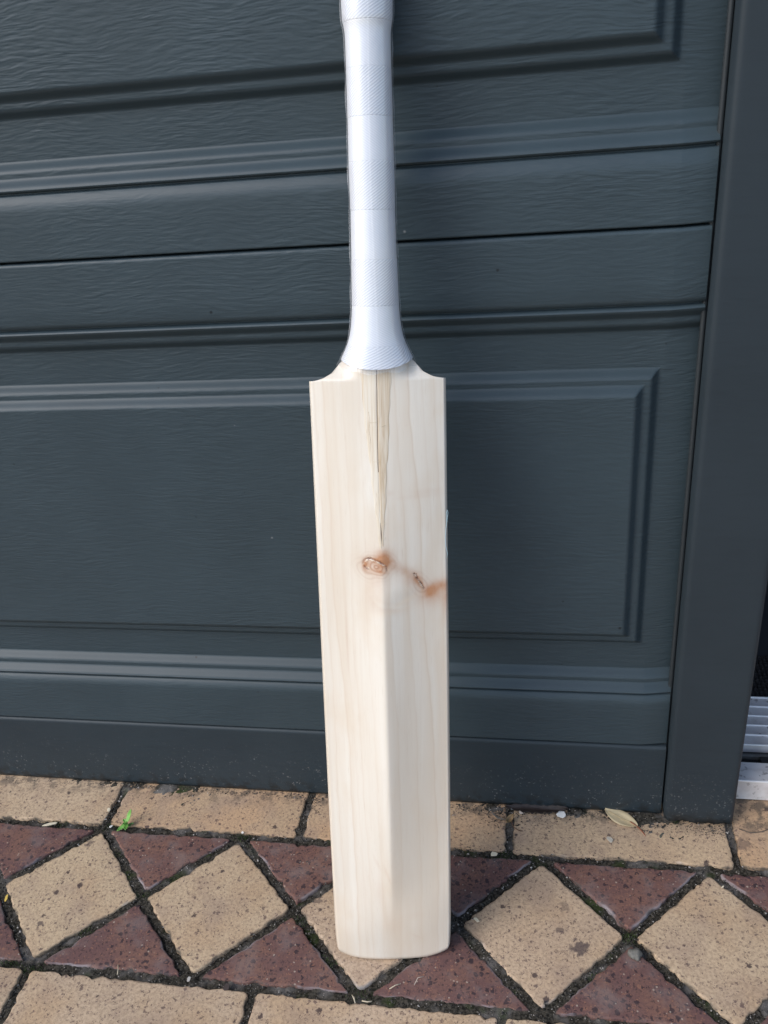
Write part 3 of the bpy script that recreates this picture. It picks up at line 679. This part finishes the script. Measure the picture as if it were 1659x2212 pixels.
# handle ------------------------------------------------------------
HZ = [.5495, .5553, .5661, .5732, .582, .5965, .63, .664, .697, .726, .747, .775, .7790, .7840, .797, .815, .826, .830, .8305]
HW = [.0322, .0278, .0225, .0198, .0180, .0167, .0159, .0153, .0154, .0150, .0148, .0149, .0152, .0163, .0166, .0168, .0164, .0140, .0040]
HT = [.0225, .0212, .0196, .0186, .0178, .0167, .0159, .0154, .0154, .0150, .0148, .0149, .0152, .0163, .0166, .0168, .0164, .0140, .0040]
def hrad(z):   # smooth interpolation
    return np.interp(z, HZ, HW), np.interp(z, HZ, HT)
zf = np.linspace(.548, .8305, 800); hw_, ht_ = hrad(zf); ker = np.hanning(31); ker /= ker.sum()
hw_s = np.convolve(np.pad(hw_, 15, mode='edge'), ker, 'valid'); ht_s = np.convolve(np.pad(ht_, 15, mode='edge'), ker, 'valid')
hw_s[-30:] = hw_[-30:]; ht_s[-30:] = ht_[-30:]
def hr(z): return np.interp(z, zf, hw_s), np.interp(z, zf, ht_s)
def mat_grip():
    t = NT('grip_cord'); p = t.objc()
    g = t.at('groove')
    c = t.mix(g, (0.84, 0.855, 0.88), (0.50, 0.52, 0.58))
    c = t.mix(t.rng(t.noise(p, 90, 3), 0.4, 0.7, 0, 0.10), c, (0.62, 0.64, 0.70))
    return t.fin(c, 0.5, None, Specular_IOR_Level=0.4, Sheen_Weight=0.05)
M_GRIP = mat_grip()
handle = link('handle', None or fix(mesh('handle', [(0, 0, 0)], [])), None, bat) if False else empty('handle')
handle.parent = bat
def band(z0, z1, sgn, strong, bottom=False, top=False):
    nr = max(30, int((z1 - z0) / 0.00026)); nt = 150
    zz = np.linspace(z0, z1, nr); th = np.linspace(0, 2 * math.pi, nt + 1)
    T, Z = np.meshgrid(th, zz)
    if bottom:
        rx, _ = hr(Z); edge = 0.0055 * (np.sin(T)) ** 2 * 1.0
        Z = Z + edge * (1 - (Z - z0) / (z1 - z0))
    rx, ry = hr(Z)
    arc = T * 0.0160
    ph = 2 * math.pi * (Z * math.cos(.60) - sgn * arc * math.sin(.60)) / (0.00165 if strong else 0.00145)
    n = 12; per = 2 * math.pi * 0.0160 * math.sin(.60) / (0.00165 if strong else 0.00145); ph = 2 * math.pi * (Z * math.cos(.60)) / (0.00165 if strong else 0.00145) - sgn * T * round(per)
    w = 0.5 + 0.5 * np.sin(ph); gr = (1 - w) ** 1.6
    A = 0.00020 if strong else 0.00010
    endt = np.minimum((Z - z0), (z1 - Z)); lip = np.clip(endt / 0.0006, 0, 1)
    off = 0.0006 + (0.00012 if strong else 0.0) - A * gr - 0.00016 * (1 - lip) ** 2
    P = np.stack([(rx + off) * np.sin(T), HY - (ry + off) * np.cos(T), Z], -1)
    capb = P[:1].copy(); capb[..., 0] *= 0.9; capb[..., 1] = HY + (capb[..., 1] - HY) * 0.9
    capt = P[-1:].copy(); capt[..., 0] *= (0.05 if top else 0.95); capt[..., 1] = HY + (capt[..., 1] - HY) * (0.05 if top else 0.95)
    P = np.concatenate([capb, P, capt], 0)
    gr = gr * (0.80 if strong else 0.50) ; gr = np.concatenate([gr[:1], gr, gr[-1:]], 0)
    me = gridmesh('grip_band', P); attr(me, 'groove', gr.reshape(-1)); fix(me)
    return link('grip_band', me, M_GRIP, handle)
ZB = [.5528, .5687, .5977, .6300, .6635, .6954, .7240, .7544, .7823, .8303]
for i in range(9): band(ZB[i], ZB[i + 1], 1 if i % 2 == 0 else -1, i % 2 == 0, bottom=(i == 0), top=(i == 8))
# clear shrink film over handle and shoulders
def film():
    r = np.random.default_rng(4); nt = 160; zz = np.concatenate([np.linspace(.5500, .60, 90), np.linspace(.6006, .829, 260)])
    th = np.linspace(-math.pi, math.pi, nt + 1); T, Z = np.meshgrid(th, zz)
    Z = Z + np.clip((.556 - Z) / .006, 0, 1) * (0.0045 * np.sin(T) ** 2 + 0.0008 * np.sin(T * 9))
    rx, ry = hr(Z)
    off = 0.0013 + 0.00010 * np.sin(T * 3 + Z * 30) + 0.00008 * np.sin(Z * 140 + 2 * np.sin(T))
    # flat facets where the film spans, and two welded creases that catch the light
    off += 0.00045 * np.exp(-((T - 0.04 - 0.05 * np.sin(Z * 25)) / 0.030) ** 2)
    off += 0.00030 * np.exp(-((T + 0.42 - 1.6 * (Z - .62) * (Z < .62)) / 0.035) ** 2) * smst(.68, .62, Z)
    off += 0.00060 * np.exp(-((T - 1.52) / 0.05) ** 2) * (1 + 0.6 * np.sin(Z * 260) * np.sin(Z * 71)) + 0.00060 * np.exp(-((T + 1.50) / 0.05) ** 2) * (1 + 0.6 * np.sin(Z * 190) * np.sin(Z * 53))
    P = np.stack([(rx + off) * np.sin(T), HY - (ry + off) * np.cos(T), Z], -1)
    me = gridmesh('shrink_film', P); fix(me); return me
t = NT('clear_film')
tr = t.n('BsdfTransparent'); gl = t.n('BsdfGlossy'); gl.inputs['Roughness'].default_value = 0.20
df = t.n('BsdfDiffuse'); df.inputs[0].default_value = (0.9, 0.93, 0.97, 1)
fr = t.n('Fresnel'); fr.inputs[0].default_value = 1.55
m1 = t.n('MixShader'); m2 = t.n('MixShader')
t.put(m1.inputs[0], t.m('ADD', 0.08, t.m('MULTIPLY', t.m('MINIMUM', fr.outputs[0], 0.5), 0.5))); t.t.links.new(tr.outputs[0], m1.inputs[1]); t.t.links.new(gl.outputs[0], m1.inputs[2])
m2.inputs[0].default_value = 0.05; t.t.links.new(m1.outputs[0], m2.inputs[1]); t.t.links.new(df.outputs[0], m2.inputs[2])
t.t.links.new(m2.outputs[0], t.out.inputs[0])
link('shrink_film', film(), t.mat, handle)
# frayed blue thread of film at the right edge of the blade
tube('film_thread', [(.0510 + dx, -.0026 + dy, z) for dx, dy, z in ((0, 0, .4005), (.0006, -.0006, .4050), (-.0008, -.0014, .4110), (-.0012, -.0014, .4180), (-.0006, -.0012, .4260), (.0006, -.0006, .4340), (.0012, .0000, .4385), (.0006, -.0004, .4410), (-.0001, -.0008, .4385), (.0002, -.0006, .4300))], 0.00018, simple('blue_thread', (0.48, 0.68, 0.75), 0.5), bat, ns=5)

# ------------------------------------------------------------------ small things on the paving
def leafmesh(name, L, W, curl=0.15, cup=0.1, n=14, m=7, serr=0.0, thick=0.0004):
    P = np.zeros((n, m, 3))
    for i in range(n):
        u = i / (n - 1); w = W * (math.sin(math.pi * min(u * 0.96 + 0.02, 1)) ** 0.75) * (1 + serr * math.sin(i * 2.3))
        for j in range(m):
            s = j / (m - 1) * 2 - 1
            P[i, j] = (u * L, s * w, curl * L * (u - .5) ** 2 * 4 * 0.5 + cup * W * s * s + 0.0004 * math.sin(7 * u + 3 * s))
    me = gridmesh(name, P)
    bm = bmesh.new(); bm.from_mesh(me); bmesh.ops.solidify(bm, geom=bm.faces[:], thickness=thick); bm.to_mesh(me); bm.free(); return me
# weed seedling
wd = empty('weed', (0.0262, -0.0600, -0.002)); tag(wd, 'small bright green weed seedling growing in the joint left of the bat', 'weed')
M_LEAF = simple('seedling_green', (0.16, 0.36, 0.07), 0.5, 0.2, 200); M_LEAF2 = simple('seedling_dark', (0.06, 0.14, 0.035), 0.6, 0.2, 200)
tube('stem', [(0, 0, 0), (.0006, -.0002, .004), (.0004, 0, .008)], 0.0006, M_LEAF, wd)
for az, el, L, W, z in ((58, 50, .0165, .0031, .0060), (-70, 5, .0125, .0028, .0065), (-125, -6, .0130, .0026, .0050), (150, 15, .0060, .0020, .0070), (-95, 20, .0070, .0019, .0075)):
    o = link('leaf', leafmesh('leaf', L, W, 0.12, 0.35), M_LEAF, wd); o.matrix_local = Matrix.Translation((.0004, 0, z)) @ Matrix.Rotation(R(az), 4, 'Z') @ Matrix.Rotation(R(-el), 4, 'Y')
for az, L in ((10, .008), (-20, .006), (200, .007)):
    o = link('leaf', leafmesh('leaf', L, .0018, 0.1, 0.2), M_LEAF2, wd); o.matrix_local = Matrix.Translation((.0005, 0, .003)) @ Matrix.Rotation(R(az), 4, 'Z') @ Matrix.Rotation(R(-12), 4, 'Y')
# dry leaf with a red stalk
dl = empty('dry_leaf', (0.5545, 0.0006, 0.0028)); dl.rotation_euler = (R(6), R(6), R(-27)); tag(dl, 'dry cream leaf with a red stalk under the garage door', 'leaf')
link('leaf_blade', leafmesh('leaf_blade', .0370, .0088, 0.10, 0.22), simple('dry_leaf_cream', (0.52, 0.42, 0.25), 0.6, 0.18, 160, 0.3), dl)
tube('stalk', [(.0290 + .0030 * i, -.0003 * i * i * .5, .0034 - .0002 * i) for i in range(8)], 0.00065, simple('red_stalk', (0.22, 0.065, 0.025), 0.5), dl)
tube('midrib', [(.004 + .0035 * i, 0, .0026 - .0012 * math.sin(math.pi * i / 8)) for i in range(8)], 0.0003, simple('leaf_rib', (0.45, 0.34, 0.18), 0.6), dl)
# dark rotted leaf
rl = link('rotted_leaf', leafmesh('rotted_leaf', .068, .0062, 0.05, 0.5, 22, 7, 0.25), simple('rotted_brown', (0.022, 0.014, 0.011), 0.55, 0.4, 300, 0.4)); rl.location = (0.448, -0.0035, 0.0015); rl.rotation_euler = (R(14), 0, R(2))
tag(rl, 'long dark brown rotted leaf lying along the foot of the garage door', 'leaf')
# curled brown leaf bits by the joint
cl = empty('curled_leaf', (0.4490, -0.0250, 0.001)); tag(cl, 'small curled brown leaf with a hooked stalk over a brick joint', 'leaf')
o = link('leaf_blade', leafmesh('leaf_blade', .0135, .0032, 0.5, 0.7), simple('curl_brown', (0.26, 0.17, 0.08), 0.6, 0.3, 250), cl); o.rotation_euler = (0.3, 0, R(58))
tube('stalk', [(.0075, .0060, .0015), (.0068, .0010, .0016), (.0088, -.0040, .0014), (.0135, -.0078, .0012), (.0185, -.0085, .0010)], 0.0005, simple('stalk_brown', (0.10, 0.05, 0.025), 0.6), cl)
# shreds of bark
for k, (x, y, rz, L, lab) in enumerate(((0.4335, -0.0118, -35, .016, 'thin grey shred of bark beside the curled brown leaf'), (0.4370, -0.0165, -20, .013, 'short grey shred of bark touching the curled brown leaf'))):
    o = link('bark_shred', leafmesh('bark_shred', L, .0012, 0.3, 0.4), simple('bark_grey', (0.13, 0.11, 0.09), 0.8, 0.3, 300)); o.location = (x, y, 0.0014); o.rotation_euler = (0, 0, R(rz)); tag(o, lab, 'bark', 'bark shreds by the curled leaf')
# pale flakes and chips
def chip(x, y, L, W, rz, c, lab, name='wood_chip', cat='wood chip', z=0.0012, tilt=8):
    r = random.Random(int(x * 1e5) + int(y * 1e5)); n = 7
    v = []; a0 = r.uniform(0, 6)
    for zz in (0, 0.0007):
        for i in range(n):
            an = 2 * math.pi * i / n + r.uniform(-.25, .25); k = r.uniform(.65, 1.1) if zz == 0 else 1
            if zz == 0: v.append((math.cos(an) * L / 2 * k, math.sin(an) * W / 2 * k, r.uniform(0, .0004)))
            else: p = v[i]; v.append((p[0] * .96, p[1] * .96, p[2] + zz))
    f = [tuple(range(n))[::-1], tuple(range(n, 2 * n))] + [(i, (i + 1) % n, n + (i + 1) % n, n + i) for i in range(n)]
    key = 'chip_%.2f_%.2f_%.2f' % c
    m = bpy.data.materials.get(key) or simple(key, c, 0.75, 0.12, 200)
    o = link(name, fix(mesh(name, v, f)), m, smooth=False); o.location = (x, y, z); o.rotation_euler = (R(tilt), R(tilt * .6), R(rz)); tag(o, lab, cat, 'loose chips on the paving'); return o
CRM, WHT, YEL = (0.66, 0.58, 0.42), (0.74, 0.72, 0.66), (0.70, 0.48, 0.10)
chip(0.5085, -0.0075, .0125, .0085, 20, WHT, 'white torn flake below the long rotted leaf', 'paper_flake', 'flake')
chip(0.4655, -0.0070, .0085, .0075, 60, (0.66, 0.56, 0.46), 'pale pinkish flake left of the white torn flake', 'paper_flake', 'flake')
chip(0.4560, -0.0030, .0070, .0050, 10, (0.42, 0.45, 0.47), 'small bluish grey flake at the door foot right of the bat', 'paper_flake', 'flake')
chip(0.4390, -0.0655, .0080, .0060, 15, CRM, 'square cream wood chip in the joint right of the bat')
chip(0.4258, -0.1436, .0080, .0034, -30, CRM, 'cream wood chip at the left corner of the tan diamond right of the bat')
chip(0.5575, -0.0365, .0085, .0060, -50, (0.48, 0.44, 0.36), 'faint grey translucent flake on the brick below the dry leaf', 'paper_flake', 'flake', z=0.0008, tilt=2)
chip(-0.0640, -0.1640, .0030, .0090, 12, YEL, 'yellow chip at the left corner of the leftmost tan diamond')
chip(-0.0050, -0.0405, .0045, .0060, 10, CRM, 'small cream chip on the brick corner above the weed')
chip(0.0085, -0.0640, .0040, .0030, 40, WHT, 'tiny white chip at the top corner of the leftmost whole diamond')
chip(-0.0655, -0.0665, .0170, .0035, 24, CRM, 'long cream splinter lying in the joint at the left', 'wood_splinter', 'splinter')
chip(0.1628, -0.0600, .0035, .0030, 5, WHT, 'tiny white crumb at the top of the second diamond', 'crumb', 'crumb')
chip(0.6615, -0.0855, .0050, .0020, 50, CRM, 'tiny cream splinter on the joint near the right edge', 'wood_splinter', 'splinter')
chip(0.1630, -0.2310, .0040, .0060, 10, (0.45, 0.42, 0.38), 'grey crumb at the bottom corner of the second diamond', 'crumb', 'crumb')
chip(0.2010, -0.2350, .0075, .0080, 5, (0.05, 0.035, 0.03), 'dark brown clod in the joint below the maroon triangle', 'clod', 'clod', tilt=12)
# pebble
bm = bmesh.new(); bmesh.ops.create_icosphere(bm, subdivisions=3, radius=0.0062)
for v in bm.verts: v.co *= 1 + 0.12 * math.sin(v.co.x * 900) + 0.10 * math.sin(v.co.y * 700 + 1); v.co.z *= 0.7
me = bpy.data.meshes.new('pebble'); bm.to_mesh(me); bm.free()
o = link('pebble', me, simple('pebble_grey', (0.12, 0.115, 0.10), 0.7, 0.7, 420, 0.4)); o.location = (0.5725, -0.1660, 0.0026); tag(o, 'small mottled grey pebble where two right hand diamonds meet', 'pebble')
# straw bits
def straw(pts, lab, r=0.00045, c=(0.44, 0.38, 0.28)):
    key = 'straw_%.2f' % c[0]; m = bpy.data.materials.get(key) or simple(key, c, 0.7, 0.2, 300)
    o = tube('straw', [Vector(p) - Vector(pts[0]) for p in pts], r, m, ns=5); o.location = pts[0]; tag(o, lab, 'straw', 'straw bits on the paving'); return o
straw([(0.0885, -0.2235, .0012), (0.0910, -0.2285, .0022), (0.0920, -0.2330, .0012)], 'short pale straw below the left maroon triangle')
straw([(0.3190, -0.2300, .0015), (0.3215, -0.2335, .0030), (0.3235, -0.2375, .0015)], 'pale straw standing at the bottom tip of the diamond under the bat', 0.0006)
straw([(0.3290, -0.2345, .0012), (0.3340, -0.2350, .0014), (0.3380, -0.2340, .0012)], 'pale flat straw right of the standing straw below the bat', 0.0006)
straw([(0.3520, -0.2210, .0012), (0.3570, -0.2175, .0020), (0.3610, -0.2155, .0014)], 'pale straw lying in the diagonal joint below the bat', 0.0005)
straw([(0.3740, -0.2150, .0010), (0.3765, -0.2085, .0024), (0.3815, -0.2060, .0012)], 'white hair like straw on the maroon paver below the bat toe', 0.0003, (0.50, 0.44, 0.36))
straw([(0.690, -0.012, .0012), (0.700, -0.017, .0020), (0.712, -0.014, .0012), (0.726, -0.007, .0014), (0.742, -0.004, .0012)], 'thin dark twig in front of the aluminium sill', 0.0006, (0.09, 0.07, 0.055))
